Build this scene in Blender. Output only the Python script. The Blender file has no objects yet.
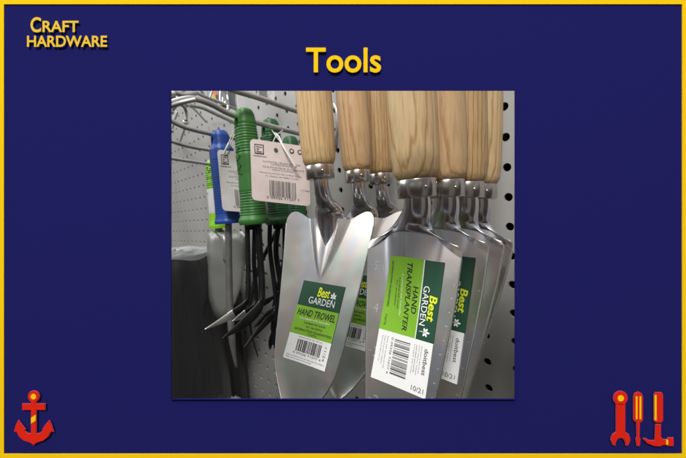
import bpy, bmesh, math, random
from mathutils import Vector, Matrix, Euler
random.seed(7)
SC = bpy.context.scene
COL = SC.collection

# ------------------------------------------------------------------ camera, world, lamps, exposure
# Space used below: u = along the pegboard, n = into the pegboard (its face is n = 0), v = downwards.
# World is (x, y, z) = (u, n, -v).  Units are metres.
F_PX = 329.4                                     # focal length for a 686 px wide picture
CAM = Vector((0.7365, -0.2997, -0.1008))
def W(u, n, v): return Vector((u, n, -v))
RIGHT = W(0.7009, 0.7090, 0.0779).normalized()
FWD = W(-0.7132, 0.6984, 0.0600)
FWD = (FWD - RIGHT * FWD.dot(RIGHT)).normalized()
DOWN = FWD.cross(RIGHT).normalized()
cam_d = bpy.data.cameras.new('camera'); cam = bpy.data.objects.new('camera', cam_d); COL.objects.link(cam)
m = Matrix((RIGHT, -DOWN, -FWD)).transposed().to_4x4(); m.translation = CAM
cam.matrix_world = m
cam_d.sensor_width = 36; cam_d.lens = F_PX / 686 * 36
cam_d.clip_start = 0.005; cam_d.clip_end = 50
SC.camera = cam
cam_d.dof.use_dof = True; cam_d.dof.focus_distance = .19; cam_d.dof.aperture_fstop = 24

def pt(x, y, z):                                 # a point z metres in front of the camera
    return CAM + RIGHT * ((x - 343) / F_PX * z) + DOWN * ((y - 229) / F_PX * z) + FWD * z
def pu(x, y, u):                                 # the point of that direction lying in the vertical plane u
    d = RIGHT * ((x - 343) / F_PX) + DOWN * ((y - 229) / F_PX) + FWD
    return CAM + d * ((u - CAM.x) / d.x)
def pn(x, y, n):
    d = RIGHT * ((x - 343) / F_PX) + DOWN * ((y - 229) / F_PX) + FWD
    return CAM + d * ((n - CAM.y) / d.y)

wd = bpy.data.worlds.new('World'); SC.world = wd; wd.use_nodes = True
nt = wd.node_tree; nt.nodes.clear()
out = nt.nodes.new('ShaderNodeOutputWorld'); bg = nt.nodes.new('ShaderNodeBackground')
tc = nt.nodes.new('ShaderNodeTexCoord'); sep = nt.nodes.new('ShaderNodeSeparateXYZ')
ramp = nt.nodes.new('ShaderNodeValToRGB'); mr = nt.nodes.new('ShaderNodeMapRange')
mr.inputs[1].default_value = -1; mr.inputs[2].default_value = 1
nt.links.new(tc.outputs['Generated'], sep.inputs[0]); nt.links.new(sep.outputs[2], mr.inputs[0])
nt.links.new(mr.outputs[0], ramp.inputs[0])
e = ramp.color_ramp.elements
e[0].position = 0.0; e[0].color = (.06, .05, .045, 1)
e[1].position = 1.0; e[1].color = (.92, .96, .93, 1)
for p, c in ((.42, (.10, .085, .075, 1)), (.52, (.22, .21, .20, 1)), (.66, (.55, .57, .55, 1))):
    k = e.new(p); k.color = c
noi = nt.nodes.new('ShaderNodeTexNoise'); noi.inputs['Scale'].default_value = 3.2; noi.inputs['Detail'].default_value = 2
nt.links.new(tc.outputs['Generated'], noi.inputs['Vector'])
r2 = nt.nodes.new('ShaderNodeValToRGB'); r2.color_ramp.elements[0].position = .36; r2.color_ramp.elements[0].color = (.35, .33, .36, 1)
r2.color_ramp.elements[1].position = .62; r2.color_ramp.elements[1].color = (1.25, 1.25, 1.2, 1)
nt.links.new(noi.outputs[0], r2.inputs[0])
mx = nt.nodes.new('ShaderNodeMix'); mx.data_type = 'RGBA'; mx.blend_type = 'MULTIPLY'; mx.inputs[0].default_value = 1
nt.links.new(ramp.outputs[0], mx.inputs[6]); nt.links.new(r2.outputs[0], mx.inputs[7])
n3 = nt.nodes.new('ShaderNodeTexNoise'); n3.inputs['Scale'].default_value = 5.5; n3.inputs['Detail'].default_value = 1
m3 = nt.nodes.new('ShaderNodeMapping'); m3.inputs['Location'].default_value = (3.1, 1.7, .4); m3.inputs['Scale'].default_value = (1, 1, .45)
nt.links.new(tc.outputs['Generated'], m3.inputs[0]); nt.links.new(m3.outputs[0], n3.inputs['Vector'])
r3 = nt.nodes.new('ShaderNodeValToRGB'); e3 = r3.color_ramp.elements       # blue and brown tint noise, added for coloured streaks in the steel's reflections
e3[0].position = .36; e3[0].color = (.76, .82, 1.12, 1); e3[1].position = .68; e3[1].color = (1.15, .92, .76, 1)
for p, c in ((.46, (1, 1, 1, 1)), (.58, (1.05, 1.02, .98, 1))):
    k = e3.new(p); k.color = c
nt.links.new(n3.outputs[0], r3.inputs[0])
m4 = nt.nodes.new('ShaderNodeMix'); m4.data_type = 'RGBA'; m4.blend_type = 'MULTIPLY'; m4.inputs[0].default_value = 1
nt.links.new(mx.outputs[2], m4.inputs[6]); nt.links.new(r3.outputs[0], m4.inputs[7])
nt.links.new(m4.outputs[2], bg.inputs[0]); bg.inputs[1].default_value = 0.62
nt.links.new(bg.outputs[0], out.inputs[0])

def area(name, loc, target, sx, sy, power, color):
    d = bpy.data.lights.new(name, 'AREA'); d.shape = 'RECTANGLE'; d.size = sx; d.size_y = sy; d.energy = power; d.color = color
    o = bpy.data.objects.new(name, d); COL.objects.link(o); o.location = loc
    o.rotation_euler = (Vector(target) - Vector(loc)).to_track_quat('-Z', 'Y').to_euler(); return o
SIGN_C = CAM + FWD * .125
area('added_sign_lamp', CAM - FWD * .95 - DOWN * 1.15 - RIGHT * .25, SIGN_C, .55, .4, 27, (1, .98, .95))  # lamp added to light the sign and shadow its raised letters
area('ceiling_light', (.28, -.42, 1.25), (.42, -.06, -.1), .9, .3, 12, (1, .98, .94))
area('ceiling_light', (-.9, -1.0, .9), (.3, 0, -.1), 1.3, .8, 9, (.97, 1, .98))
SC.view_settings.view_transform = 'Standard'; SC.view_settings.look = 'None'
SC.view_settings.exposure = 0; SC.view_settings.gamma = 1

# ------------------------------------------------------------------ materials
def lin(c):
    return tuple((x / 255 / 12.92) if x / 255 <= .04045 else ((x / 255 + .055) / 1.055) ** 2.4 for x in c) + (1,)
def base(name, col, rough=.5, metal=0.0, spec=.5):
    mt = bpy.data.materials.new(name); mt.use_nodes = True
    b = mt.node_tree.nodes['Principled BSDF']
    b.inputs['Base Color'].default_value = col; b.inputs['Roughness'].default_value = rough
    b.inputs['Metallic'].default_value = metal; b.inputs['Specular IOR Level'].default_value = spec
    return mt, mt.node_tree, b
def noisy(name, c1, c2, scale, rough=.5, metal=0.0, bump=0, stretch=(1, 1, 1), detail=5, lo=.35, hi=.65, spec=.5, bscale=None):
    mt, t, b = base(name, c1, rough, metal, spec)
    tcn = t.nodes.new('ShaderNodeTexCoord'); mp = t.nodes.new('ShaderNodeMapping'); mp.inputs['Scale'].default_value = stretch
    n = t.nodes.new('ShaderNodeTexNoise'); n.inputs['Scale'].default_value = scale; n.inputs['Detail'].default_value = detail
    r = t.nodes.new('ShaderNodeValToRGB'); r.color_ramp.elements[0].color = c1; r.color_ramp.elements[1].color = c2
    r.color_ramp.elements[0].position = lo; r.color_ramp.elements[1].position = hi
    t.links.new(tcn.outputs['Object'], mp.inputs[0]); t.links.new(mp.outputs[0], n.inputs['Vector'])
    t.links.new(n.outputs[0], r.inputs[0]); t.links.new(r.outputs[0], b.inputs['Base Color'])
    if bump:
        bp = t.nodes.new('ShaderNodeBump'); bp.inputs['Strength'].default_value = bump; bp.inputs['Distance'].default_value = .0004
        n2 = t.nodes.new('ShaderNodeTexNoise'); n2.inputs['Scale'].default_value = bscale or scale * 3
        t.links.new(mp.outputs[0], n2.inputs['Vector']); t.links.new(n2.outputs[0], bp.inputs['Height'])
        t.links.new(bp.outputs[0], b.inputs['Normal'])
    return mt
def wood(name, light, mid, dark, seed):
    mt, t, b = base(name, light, .42)
    tcn = t.nodes.new('ShaderNodeTexCoord'); mp = t.nodes.new('ShaderNodeMapping')
    mp.inputs['Location'].default_value = (.011 + seed * .004, .017 - seed * .003, seed * .13)
    mp.inputs['Rotation'].default_value = (.10 + .03 * seed, -.07, seed)
    mp.inputs['Scale'].default_value = (1, 1, .16)
    wv = t.nodes.new('ShaderNodeTexWave'); wv.wave_type = 'RINGS'; wv.rings_direction = 'Z'
    wv.inputs['Scale'].default_value = 100; wv.inputs['Distortion'].default_value = 3.0
    wv.inputs['Detail'].default_value = 3; wv.inputs['Detail Scale'].default_value = 2.2
    r = t.nodes.new('ShaderNodeValToRGB'); el = r.color_ramp.elements
    el[0].position = 0; el[0].color = light; el[1].position = 1; el[1].color = dark
    for p, c in ((.66, light), (.90, mid)):
        k = el.new(p); k.color = c
    fi = t.nodes.new('ShaderNodeTexNoise'); mp2 = t.nodes.new('ShaderNodeMapping'); mp2.inputs['Scale'].default_value = (1, 1, .035)
    fi.inputs['Scale'].default_value = 1400; fi.inputs['Detail'].default_value = 3
    mx = t.nodes.new('ShaderNodeMix'); mx.data_type = 'RGBA'; mx.blend_type = 'MULTIPLY'; mx.inputs[0].default_value = .75
    r2 = t.nodes.new('ShaderNodeValToRGB'); r2.color_ramp.elements[0].position = .3; r2.color_ramp.elements[0].color = (.62, .55, .48, 1)
    r2.color_ramp.elements[1].position = .52; r2.color_ramp.elements[1].color = (1, 1, 1, 1)
    L = t.links.new
    L(tcn.outputs['Object'], mp.inputs[0]); L(mp.outputs[0], wv.inputs['Vector']); L(wv.outputs[0], r.inputs[0])
    L(tcn.outputs['Object'], mp2.inputs[0]); L(mp2.outputs[0], fi.inputs['Vector']); L(fi.outputs[0], r2.inputs[0])
    L(r.outputs[0], mx.inputs[6]); L(r2.outputs[0], mx.inputs[7]); L(mx.outputs[2], b.inputs['Base Color'])
    bp = t.nodes.new('ShaderNodeBump'); bp.inputs['Strength'].default_value = .25; bp.inputs['Distance'].default_value = .0002
    L(fi.outputs[0], bp.inputs['Height']); L(bp.outputs[0], b.inputs['Normal'])
    return mt
def steel(name, rough=.24, tint=.5, dark=1.0):
    mt, t, b = base(name, (.62, .63, .6, 1), rough, 1.0)
    tcn = t.nodes.new('ShaderNodeTexCoord')
    n = t.nodes.new('ShaderNodeTexNoise'); n.inputs['Scale'].default_value = 17; n.inputs['Detail'].default_value = 1; n.inputs['Distortion'].default_value = .6
    r = t.nodes.new('ShaderNodeValToRGB'); el = r.color_ramp.elements
    d = dark
    el[0].position = .28; el[0].color = (.66 * d, .76 * d, .70 * d, 1); el[1].position = .75; el[1].color = (.80 * d, .74 * d, .67 * d, 1)
    for p, c in ((.42, (.76 * d, .79 * d, .74 * d, 1)), (.52, (.82 * d, .73 * d, .70 * d, 1)), (.62, (.69 * d, .72 * d, .80 * d, 1))):
        k = el.new(p); k.color = c
    n2 = t.nodes.new('ShaderNodeTexNoise'); n2.inputs['Scale'].default_value = 60; n2.inputs['Detail'].default_value = 6
    m2 = t.nodes.new('ShaderNodeMapRange'); m2.inputs[3].default_value = rough - .05; m2.inputs[4].default_value = rough + .1
    L = t.links.new
    L(tcn.outputs['Object'], n.inputs['Vector']); L(n.outputs[0], r.inputs[0]); L(r.outputs[0], b.inputs['Base Color'])
    L(tcn.outputs['Object'], n2.inputs['Vector']); L(n2.outputs[0], m2.inputs[0]); L(m2.outputs[0], b.inputs['Roughness'])
    bp = t.nodes.new('ShaderNodeBump'); bp.inputs['Strength'].default_value = .12; bp.inputs['Distance'].default_value = .002
    n3 = t.nodes.new('ShaderNodeTexNoise'); n3.inputs['Scale'].default_value = 28; n3.inputs['Detail'].default_value = 2
    L(tcn.outputs['Object'], n3.inputs['Vector']); L(n3.outputs[0], bp.inputs['Height']); L(bp.outputs[0], b.inputs['Normal'])
    return mt
M = {}
M['navy'] = base('navy_paint', lin((33, 33, 98)), .9, 0, 0)[0]
M['yellow'] = base('yellow_paint', lin((255, 208, 20)), .8, 0, .05)[0]
M['gold'] = base('gold_paint', lin((240, 200, 60)), .8, 0, .05)[0]
M['red'] = base('red_paint', lin((228, 40, 24)), .8, 0, .05)[0]
M['pink'] = base('mauve_paint', lin((170, 78, 110)), .8, 0, .05)[0]
M['peg'] = noisy('pegboard_paint', (.34, .335, .325, 1), (.40, .395, .385, 1), 9, .42, 0, .15, bscale=900)
M['back'] = base('hole_shade_black', (.012, .012, .012, 1), .9, 0, .1)[0]
M['steel'] = steel('zinc_steel', .29)
M['neck'] = steel('polished_neck_steel', .15)
M['ferrule'] = steel('ferrule_steel', .2, dark=.8)
M['rod'] = noisy('wire_steel', (.40, .40, .40, 1), (.50, .49, .48, 1), 60, .45, .75)
M['chrome'] = base('chrome', (.8, .8, .8, 1), .1, 1.0)[0]
M['black'] = noisy('black_enamel', (.006, .006, .007, 1), (.012, .012, .013, 1), 80, .33, 0, .2, spec=.3)
M['worn'] = noisy('worn_steel', (.55, .55, .54, 1), (.8, .8, .79, 1), 120, .35, .8)
M['greysteel'] = noisy('grey_coated_steel', (.20, .20, .20, 1), (.27, .27, .27, 1), 50, .35, .6)
M['pale'] = noisy('pale_coated_steel', (.27, .275, .26, 1), (.33, .335, .32, 1), 20, .36, .5)
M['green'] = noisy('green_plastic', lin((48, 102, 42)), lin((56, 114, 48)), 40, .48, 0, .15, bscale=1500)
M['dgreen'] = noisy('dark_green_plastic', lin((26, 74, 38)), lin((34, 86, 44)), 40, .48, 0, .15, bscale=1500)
M['blue'] = noisy('blue_plastic', lin((20, 60, 132)), lin((26, 68, 148)), 40, .45, 0, .15, bscale=1500)
M['lime'] = base('lime_plastic', lin((140, 205, 40)), .4)[0]
M['card'] = noisy('tag_card', lin((205, 190, 186)), lin((214, 200, 196)), 60, .6)
M['card2'] = noisy('tag_card_cream', lin((186, 183, 180)), lin((196, 192, 188)), 60, .6)
M['ink'] = base('dark_ink', (.02, .02, .02, 1), .6, 0, .3)[0]
M['inkgrey'] = base('grey_ink', (.11, .10, .10, 1), .6, 0, .3)[0]
M['lab_dark'] = base('label_dark_green', lin((36, 74, 56)), .32)[0]
M['lab_lime'] = noisy('label_lime', lin((120, 172, 46)), lin((130, 182, 54)), 50, .32)
M['lab_white'] = base('label_white', (.78, .78, .78, 1), .35)[0]
M['lab_yel'] = base('label_yellow_green', lin((216, 226, 40)), .35)[0]
M['reflector'] = base('grey_reflector', (.5, .5, .49, 1), .7)[0]
M['rim'] = base('rim_highlight_steel', (.88, .9, .88, 1), .22, 1.0)[0]  # brighter than the blade: rim highlight put into the colour
M['white'] = base('white_print', (.85, .86, .85, 1), .4)[0]
M['string'] = base('white_string', (.72, .71, .68, 1), .6)[0]
M['engrave'] = noisy('stamped_metal', (.72, .72, .72, 1), (.9, .9, .9, 1), 300, .4, .9)
M['engrave_d'] = noisy('stamped_metal_dark', (.28, .28, .28, 1), (.34, .34, .34, 1), 300, .5, .6)
def film(name, col, alpha, rough):
    mt, t, b = base(name, col, rough)
    b.inputs['Alpha'].default_value = 1 - alpha; b.inputs['IOR'].default_value = 1.5; b.inputs['Coat Weight'].default_value = .6
    return mt
M['film'] = film('clear_film', (.93, .95, .96, 1), .88, .08)
def rollmat():
    mt, t, b = base('black_fabric_in_film', (.020, .020, .022, 1), .3)
    tcn = t.nodes.new('ShaderNodeTexCoord'); mp = t.nodes.new('ShaderNodeMapping'); mp.inputs['Scale'].default_value = (1, 1, .2)
    n = t.nodes.new('ShaderNodeTexNoise'); n.inputs['Scale'].default_value = 40; n.inputs['Detail'].default_value = 6; n.inputs['Distortion'].default_value = 1.2
    bp = t.nodes.new('ShaderNodeBump'); bp.inputs['Strength'].default_value = .9; bp.inputs['Distance'].default_value = .005
    t.links.new(tcn.outputs['Object'], mp.inputs[0]); t.links.new(mp.outputs[0], n.inputs['Vector'])
    t.links.new(n.outputs[0], bp.inputs['Height']); t.links.new(bp.outputs[0], b.inputs['Normal'])
    b.inputs['Coat Weight'].default_value = .5; b.inputs['Coat Roughness'].default_value = .15
    return mt
M['roll'] = rollmat()
WOODS = [wood('ash_wood_a', lin((213, 181, 134)), lin((206, 172, 124)), lin((188, 150, 102)), 0),
         wood('ash_wood_b', lin((202, 168, 126)), lin((193, 157, 114)), lin((174, 136, 94)), 1),
         wood('ash_wood_c', lin((208, 179, 136)), lin((198, 167, 122)), lin((176, 138, 94)), 2),
         wood('ash_wood_d', lin((190, 158, 114)), lin((180, 146, 102)), lin((156, 118, 76)), 3)]

# ------------------------------------------------------------------ helpers
class MB:
    def __init__(s): s.v = []; s.f = []; s.mi = []; s.sm = []
    def add(s, vs, fs, mi=0, smooth=True):
        k = len(s.v); s.v += [tuple(p) for p in vs]
        for f in fs: s.f.append(tuple(i + k for i in f)); s.mi.append(mi); s.sm.append(smooth)
    def grid(s, fn, nu, nv, mi=0, thick=0, smooth=True):      # fn(i/nu, j/nv) -> point ; optional thickness fn(.., side)
        vs = [fn(i / nu, j / nv) for j in range(nv + 1) for i in range(nu + 1)]
        fs = [(j * (nu + 1) + i, j * (nu + 1) + i + 1, (j + 1) * (nu + 1) + i + 1, (j + 1) * (nu + 1) + i) for j in range(nv) for i in range(nu)]
        s.add(vs, fs, mi, smooth)
    def loft(s, rings, mi=0, cap=True, smooth=True):
        n = len(rings[0]); vs = [p for r in rings for p in r]; fs = []
        for j in range(len(rings) - 1):
            for i in range(n): fs.append((j * n + i, j * n + (i + 1) % n, (j + 1) * n + (i + 1) % n, (j + 1) * n + i))
        if cap: fs.append(tuple(range(n))[::-1]); fs.append(tuple((len(rings) - 1) * n + i for i in range(n)))
        s.add(vs, fs, mi, smooth)
    def tube(s, path, rad, seg=12, mi=0, flat=None):          # path of points, radius or list, flat = (width factor, thick factor) list
        path = [Vector(p) for p in path]; n = len(path)
        if not isinstance(rad, (list, tuple)): rad = [rad] * n
        rings = []; up = None
        for i, p in enumerate(path):
            t = (path[min(i + 1, n - 1)] - path[max(i - 1, 0)]).normalized()
            if up is None:
                up = Vector((0, 0, 1)) if abs(t.z) < .9 else Vector((1, 0, 0))
            a = (up - t * up.dot(t)).normalized(); b = t.cross(a); up = a
            fa, fb = flat[i] if flat else (1, 1)
            rings.append([p + a * (math.cos(2 * math.pi * k / seg) * rad[i] * fa) + b * (math.sin(2 * math.pi * k / seg) * rad[i] * fb) for k in range(seg)])
        s.loft(rings, mi)
    def build(s, name, mat, parent=None, bevel=0, sharp=None):
        me = bpy.data.meshes.new(name); me.from_pydata(s.v, [], s.f)
        for k in (mat if isinstance(mat, list) else [mat]): me.materials.append(k)
        me.polygons.foreach_set('material_index', s.mi); me.polygons.foreach_set('use_smooth', s.sm)
        bm = bmesh.new(); bm.from_mesh(me); bmesh.ops.recalc_face_normals(bm, faces=bm.faces)
        if sharp:
            for e in bm.edges:
                if len(e.link_faces) == 2 and e.calc_face_angle(0) > sharp: e.smooth = False
        bm.to_mesh(me); bm.free(); me.update()
        o = bpy.data.objects.new(name, me); COL.objects.link(o)
        if parent: o.parent = parent
        if bevel:
            b = o.modifiers.new('bevel', 'BEVEL'); b.width = bevel; b.segments = 2; b.limit_method = 'ANGLE'; b.angle_limit = .7
        return o
def tag(o, label, cat, group=None, kind=None):
    o['label'] = label; o['category'] = cat
    if group: o['group'] = group
    if kind: o['kind'] = kind
    return o
def empty(name, loc, label, cat, group=None):
    o = bpy.data.objects.new(name, None); COL.objects.link(o); o.location = loc; o.empty_display_size = .02
    return tag(o, label, cat, group)
def copy_tree(o, parent=None):
    c = o.copy(); COL.objects.link(c); c.parent = parent
    for ch in list(o.children): copy_tree(ch, c)
    return c
def smooth_path(pts, k=8):
    pts = [Vector(p) for p in pts]; q = [pts[0]] + pts + [pts[-1]]; o = []
    for i in range(1, len(q) - 2):
        for j in range(k):
            t = j / k; a, b, c, d = q[i - 1], q[i], q[i + 1], q[i + 2]
            o.append(.5 * ((2 * b) + (c - a) * t + (2 * a - 5 * b + 4 * c - d) * t * t + (3 * b - a - 3 * c + d) * t ** 3))
    o.append(pts[-1]); return o
def interp(tab, x):
    if x <= tab[0][0]: return tab[0][1]
    for (a, p), (b, q) in zip(tab, tab[1:]):
        if x <= b:
            t = (x - a) / (b - a); return p + (q - p) * t
    return tab[-1][1]
def sstep(a, b, x):
    t = max(0, min(1, (x - a) / (b - a))); return t * t * (3 - 2 * t)

def bx(mb, p, q, mi=0):
    x0, x1 = sorted((p[0], q[0])); y0, y1 = sorted((p[1], q[1])); z0, z1 = sorted((p[2], q[2]))
    vs = [(x, y, z) for x in (x0, x1) for y in (y0, y1) for z in (z0, z1)]
    mb.add(vs, [(0, 1, 3, 2), (4, 6, 7, 5), (0, 4, 5, 1), (2, 3, 7, 6), (0, 2, 6, 4), (1, 5, 7, 3)], mi, False)
_glyph = {}
def glyphs(s, weight=0.0, res=3):                       # flat letters as (verts, faces), box 0..1
    key = (s, weight)
    if key in _glyph: return _glyph[key]
    cu = bpy.data.curves.new('t', 'FONT'); cu.body = s; cu.resolution_u = res; cu.offset = weight; cu.fill_mode = 'FRONT'
    cu.space_line = .86
    o = bpy.data.objects.new('t', cu); COL.objects.link(o)
    bpy.context.view_layer.update()
    me = bpy.data.meshes.new_from_object(o.evaluated_get(bpy.context.evaluated_depsgraph_get()))
    bm = bmesh.new(); bm.from_mesh(me); bmesh.ops.remove_doubles(bm, verts=bm.verts, dist=1e-5)
    vs = [(p.co.x, p.co.y) for p in bm.verts]; fs = [tuple(x.index for x in f.verts) for f in bm.faces]; bm.free()
    bpy.data.objects.remove(o); bpy.data.curves.remove(cu); bpy.data.meshes.remove(me)
    x0 = min(p[0] for p in vs); x1 = max(p[0] for p in vs); y0 = min(p[1] for p in vs); y1 = max(p[1] for p in vs)
    vs = [((x - x0) / (x1 - x0), (y - y0) / (y1 - y0)) for x, y in vs]
    _glyph[key] = (vs, fs, (x1 - x0) / (y1 - y0)); return _glyph[key]
def put_text(mb, S, s, rect, rot=0, weight=0.0, mi=0, slant=0, h=0):
    # S(a, b, h) -> point, a right, b down; rect a0 b0 a1 b1.  rot 0 upright, 1 = turned clockwise (reads downwards)
    vs, fs, _ = glyphs(s, weight); a0, b0, a1, b1 = rect; o = []
    for x, y in vs:
        x2 = x + slant * (y - .5)
        if rot == 0: a = a0 + (a1 - a0) * x2; b = b1 - (b1 - b0) * y
        elif rot == 1: a = a0 + (a1 - a0) * y; b = b0 + (b1 - b0) * x2
        else: a = a1 - (a1 - a0) * y; b = b1 - (b1 - b0) * x2
        o.append(S(a, b, h))
    mb.add(o, fs, mi, False)
def put_rect(mb, S, rect, mi=0, h=0, n=(1, 1)):
    a0, b0, a1, b1 = rect
    mb.grid(lambda x, y: S(a0 + (a1 - a0) * x, b0 + (b1 - b0) * y, h), n[0], n[1], mi, smooth=True)
def put_poly(mb, S, pts, mi=0, h=0):
    mb.add([S(a, b, h) for a, b in pts], [tuple(range(len(pts)))], mi, False)
def bars(mb, S, rect, across, n=42, mi=0, h=0, seed=1):      # across 0: bars side by side in a, 1: stacked in b
    rnd = random.Random(seed); ws = [rnd.choice((1, 1, 2, 3)) for _ in range(n)]; tot = sum(ws); a0, b0, a1, b1 = rect; p = 0
    for i, w in enumerate(ws):
        if i % 2 == 0:
            q0, q1 = p / tot, (p + w) / tot
            r = (a0 + (a1 - a0) * q0, b0, a0 + (a1 - a0) * q1, b1) if across == 0 else (a0, b0 + (b1 - b0) * q0, a1, b0 + (b1 - b0) * q1)
            put_rect(mb, S, r, mi, h)
        p += w
def sprout(mb, S, c, s, rot, mi, h):                         # the little plant mark beside the brand word
    def P(x, y): return (c[0] + x * s, c[1] - y * s * .66) if rot == 0 else (c[0] + y * s * 1.5, c[1] + x * s * .75)
    for ang, r in ((90, 1.15), (38, .95), (142, .95), (-14, .8), (194, .8)):
        A = math.radians(ang); d = (math.cos(A), math.sin(A)); e = (-d[1], d[0])
        put_poly(mb, S, [P(d[0] * r * t + e[0] * w_, .1 + d[1] * r * t + e[1] * w_) for t, w_ in ((.12, 0), (.45, -.2), (.75, -.17), (1, 0), (.75, .17), (.45, .2))], mi, h)
    put_poly(mb, S, [P(-.07, .2), P(.07, .2), P(.05, -1), P(-.05, -1)], mi, h)

# ------------------------------------------------------------------ pegboard with real holes
PITCH = .0254
def pegboard():
    us = range(-30, 31); vs = range(-13, 25)
    mb = MB(); seg = 12; r = .0036; hp = PITCH / 2; T = .0025
    for i in us:
        for j in vs:
            c = (i * PITCH, j * PITCH)
            if c[1] > .56 and c[0] > .3: continue
            ring = [(c[0] + r * math.cos(2 * math.pi * k / seg), c[1] + r * math.sin(2 * math.pi * k / seg)) for k in range(seg)]
            sq = []
            for k in range(seg):
                a = 2 * math.pi * k / seg; cs, sn = math.cos(a), math.sin(a); q = hp / max(abs(cs), abs(sn)); sq.append((c[0] + cs * q, c[1] + sn * q))
            # 12 directions miss the corners: add them explicitly
            allv = [W(x, 0, y) for x, y in ring] + [W(x, 0, y) for x, y in sq] + [W(x, T, y) for x, y in ring]
            cor = [W(c[0] + sx * hp, 0, c[1] + sy * hp) for sx, sy in ((1, 1), (-1, 1), (-1, -1), (1, -1))]
            n0 = len(allv); allv += cor; fs = []
            for k in range(seg):
                k2 = (k + 1) % seg
                if k % 3 == 1: fs.append((k, seg + k, n0 + k // 3, seg + k2, k2))
                else: fs.append((k, seg + k, seg + k2, k2))
                fs.append((k, k2, 2 * seg + k2, 2 * seg + k))
            mb.add(allv, fs, 0, False)
    me = bpy.data.meshes.new('pegboard'); me.from_pydata(mb.v, [], mb.f); me.materials.append(M['peg']); me.update()
    o = bpy.data.objects.new('pegboard', me); COL.objects.link(o)
    tag(o, 'pale grey perforated metal pegboard wall behind all the hanging tools', 'pegboard')
    b = MB(); bx(b, W(-.80, .02, -.36), W(.77, .03, .66)); b.build('hole_shade_panel', M['back'], o)  # near-black sheet added; the shade in the holes is its colour
    return o
pegboard()

# ------------------------------------------------------------------ navy shop sign with a window through it
SD = .125; PX = SD / F_PX
sign_M = Matrix((RIGHT, -DOWN, -FWD)).transposed().to_4x4(); sign_M.translation = SIGN_C
def SG(x, y, h=0): return Vector(((x - 343) * PX, -(y - 229) * PX, h))       # h towards the viewer
sign = empty('display_sign', SIGN_C, 'navy blue shop sign with yellow border, the word Tools and a window cut through it', 'sign')
sign.rotation_euler = sign_M.to_euler()
b = MB(); ox0, oy0, ox1, oy1 = -6, -6, 692, 464; ax0, ay0, ax1, ay1 = 171, 90.5, 515, 399; T = -.003; g = 9
def frame(mb, o, i, h, ib, hb, mi=0):
    O = [SG(o[0], o[1], h), SG(o[2], o[1], h), SG(o[2], o[3], h), SG(o[0], o[3], h)]
    I = [SG(i[0], i[1], h), SG(i[2], i[1], h), SG(i[2], i[3], h), SG(i[0], i[3], h)]
    O2 = [SG(o[0], o[1], hb), SG(o[2], o[1], hb), SG(o[2], o[3], hb), SG(o[0], o[3], hb)]
    I2 = [SG(ib[0], ib[1], hb), SG(ib[2], ib[1], hb), SG(ib[2], ib[3], hb), SG(ib[0], ib[3], hb)]
    vs = O + I + O2 + I2; fs = []
    for k in range(4):
        k2 = (k + 1) % 4
        fs += [(k, k2, 4 + k2, 4 + k), (8 + k2, 8 + k, 12 + k, 12 + k2), (k, 8 + k, 8 + k2, k2), (4 + k2, 12 + k2, 12 + k, 4 + k)]
    mb.add(vs, fs, mi, False)
frame(b, (ox0, oy0, ox1, oy1), (ax0, ay0, ax1, ay1), 0, (ax0 - g, ay0 - g, ax1 + g, ay1 + g), T)
b.build('panel', M['navy'], sign)
b = MB(); frame(b, (ox0, oy0, ox1, oy1), (ax0 - g - 1, ay0 - g - 1, ax1 + g + 1, ay1 + g + 1), T - .0002, (ax0 - g - 1, ay0 - g - 1, ax1 + g + 1, ay1 + g + 1), T - .0022)
b.build('back_reflector', M['reflector'], sign)  # grey card added behind the panel to brighten what the blades reflect
b = MB(); kx = 1 - .0010 / SD
def shr(r): return (343 + (r[0] - 343) * kx, 229 + (r[1] - 229) * kx, 343 + (r[2] - 343) * kx, 229 + (r[3] - 229) * kx)
frame(b, shr((ax0 - .8, ay0 - .8, ax1 + .8, ay1 + .8)), shr((ax0, ay0, ax1, ay1)), .0010, (ax0, ay0, ax1, ay1), .00001)
b.build('shadow_lip', M['navy'], sign)  # lip added so that its shadow edges the window below and right
for px_, py_ in ((534, 50), (534, 440)):                # arms that carry the sign from the pegboard
    a_ = sign_M @ SG(px_, py_, T - .001); inv_ = sign_M.inverted(); b = MB()
    b.tube([inv_ @ a_, inv_ @ Vector((a_.x, .004, a_.z))], .003, 12); b.build('mounting_arm', M['rod'], sign)
b = MB(); bi = (4.6, 4.6, 681.6, 453.6)
frame(b, (ox0, oy0, ox1, oy1), bi, .0003, bi, .00001)
b.build('border', M['yellow'], sign)
def solid(mb, outline, h0, h1, mi=0):               # extruded outline in sign pixels (may be concave)
    bm = bmesh.new(); vs = [bm.verts.new(SG(x, y, h1)) for x, y in outline]; f = bm.faces.new(vs)
    bmesh.ops.triangulate(bm, faces=[f]); bm.verts.ensure_lookup_table()
    bm.verts.index_update(); tv = [v.co.copy() for v in bm.verts]; tf = [tuple(v.index for v in f.verts) for f in bm.faces]; bm.free()
    n = len(tv); mb.add(tv, tf, mi, False)
    lo = [SG(x, y, h0) for x, y in outline]
    mb.add(tv + lo, [(k, (k + 1) % n, n + (k + 1) % n, n + k) for k in range(n)], mi, False)
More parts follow.
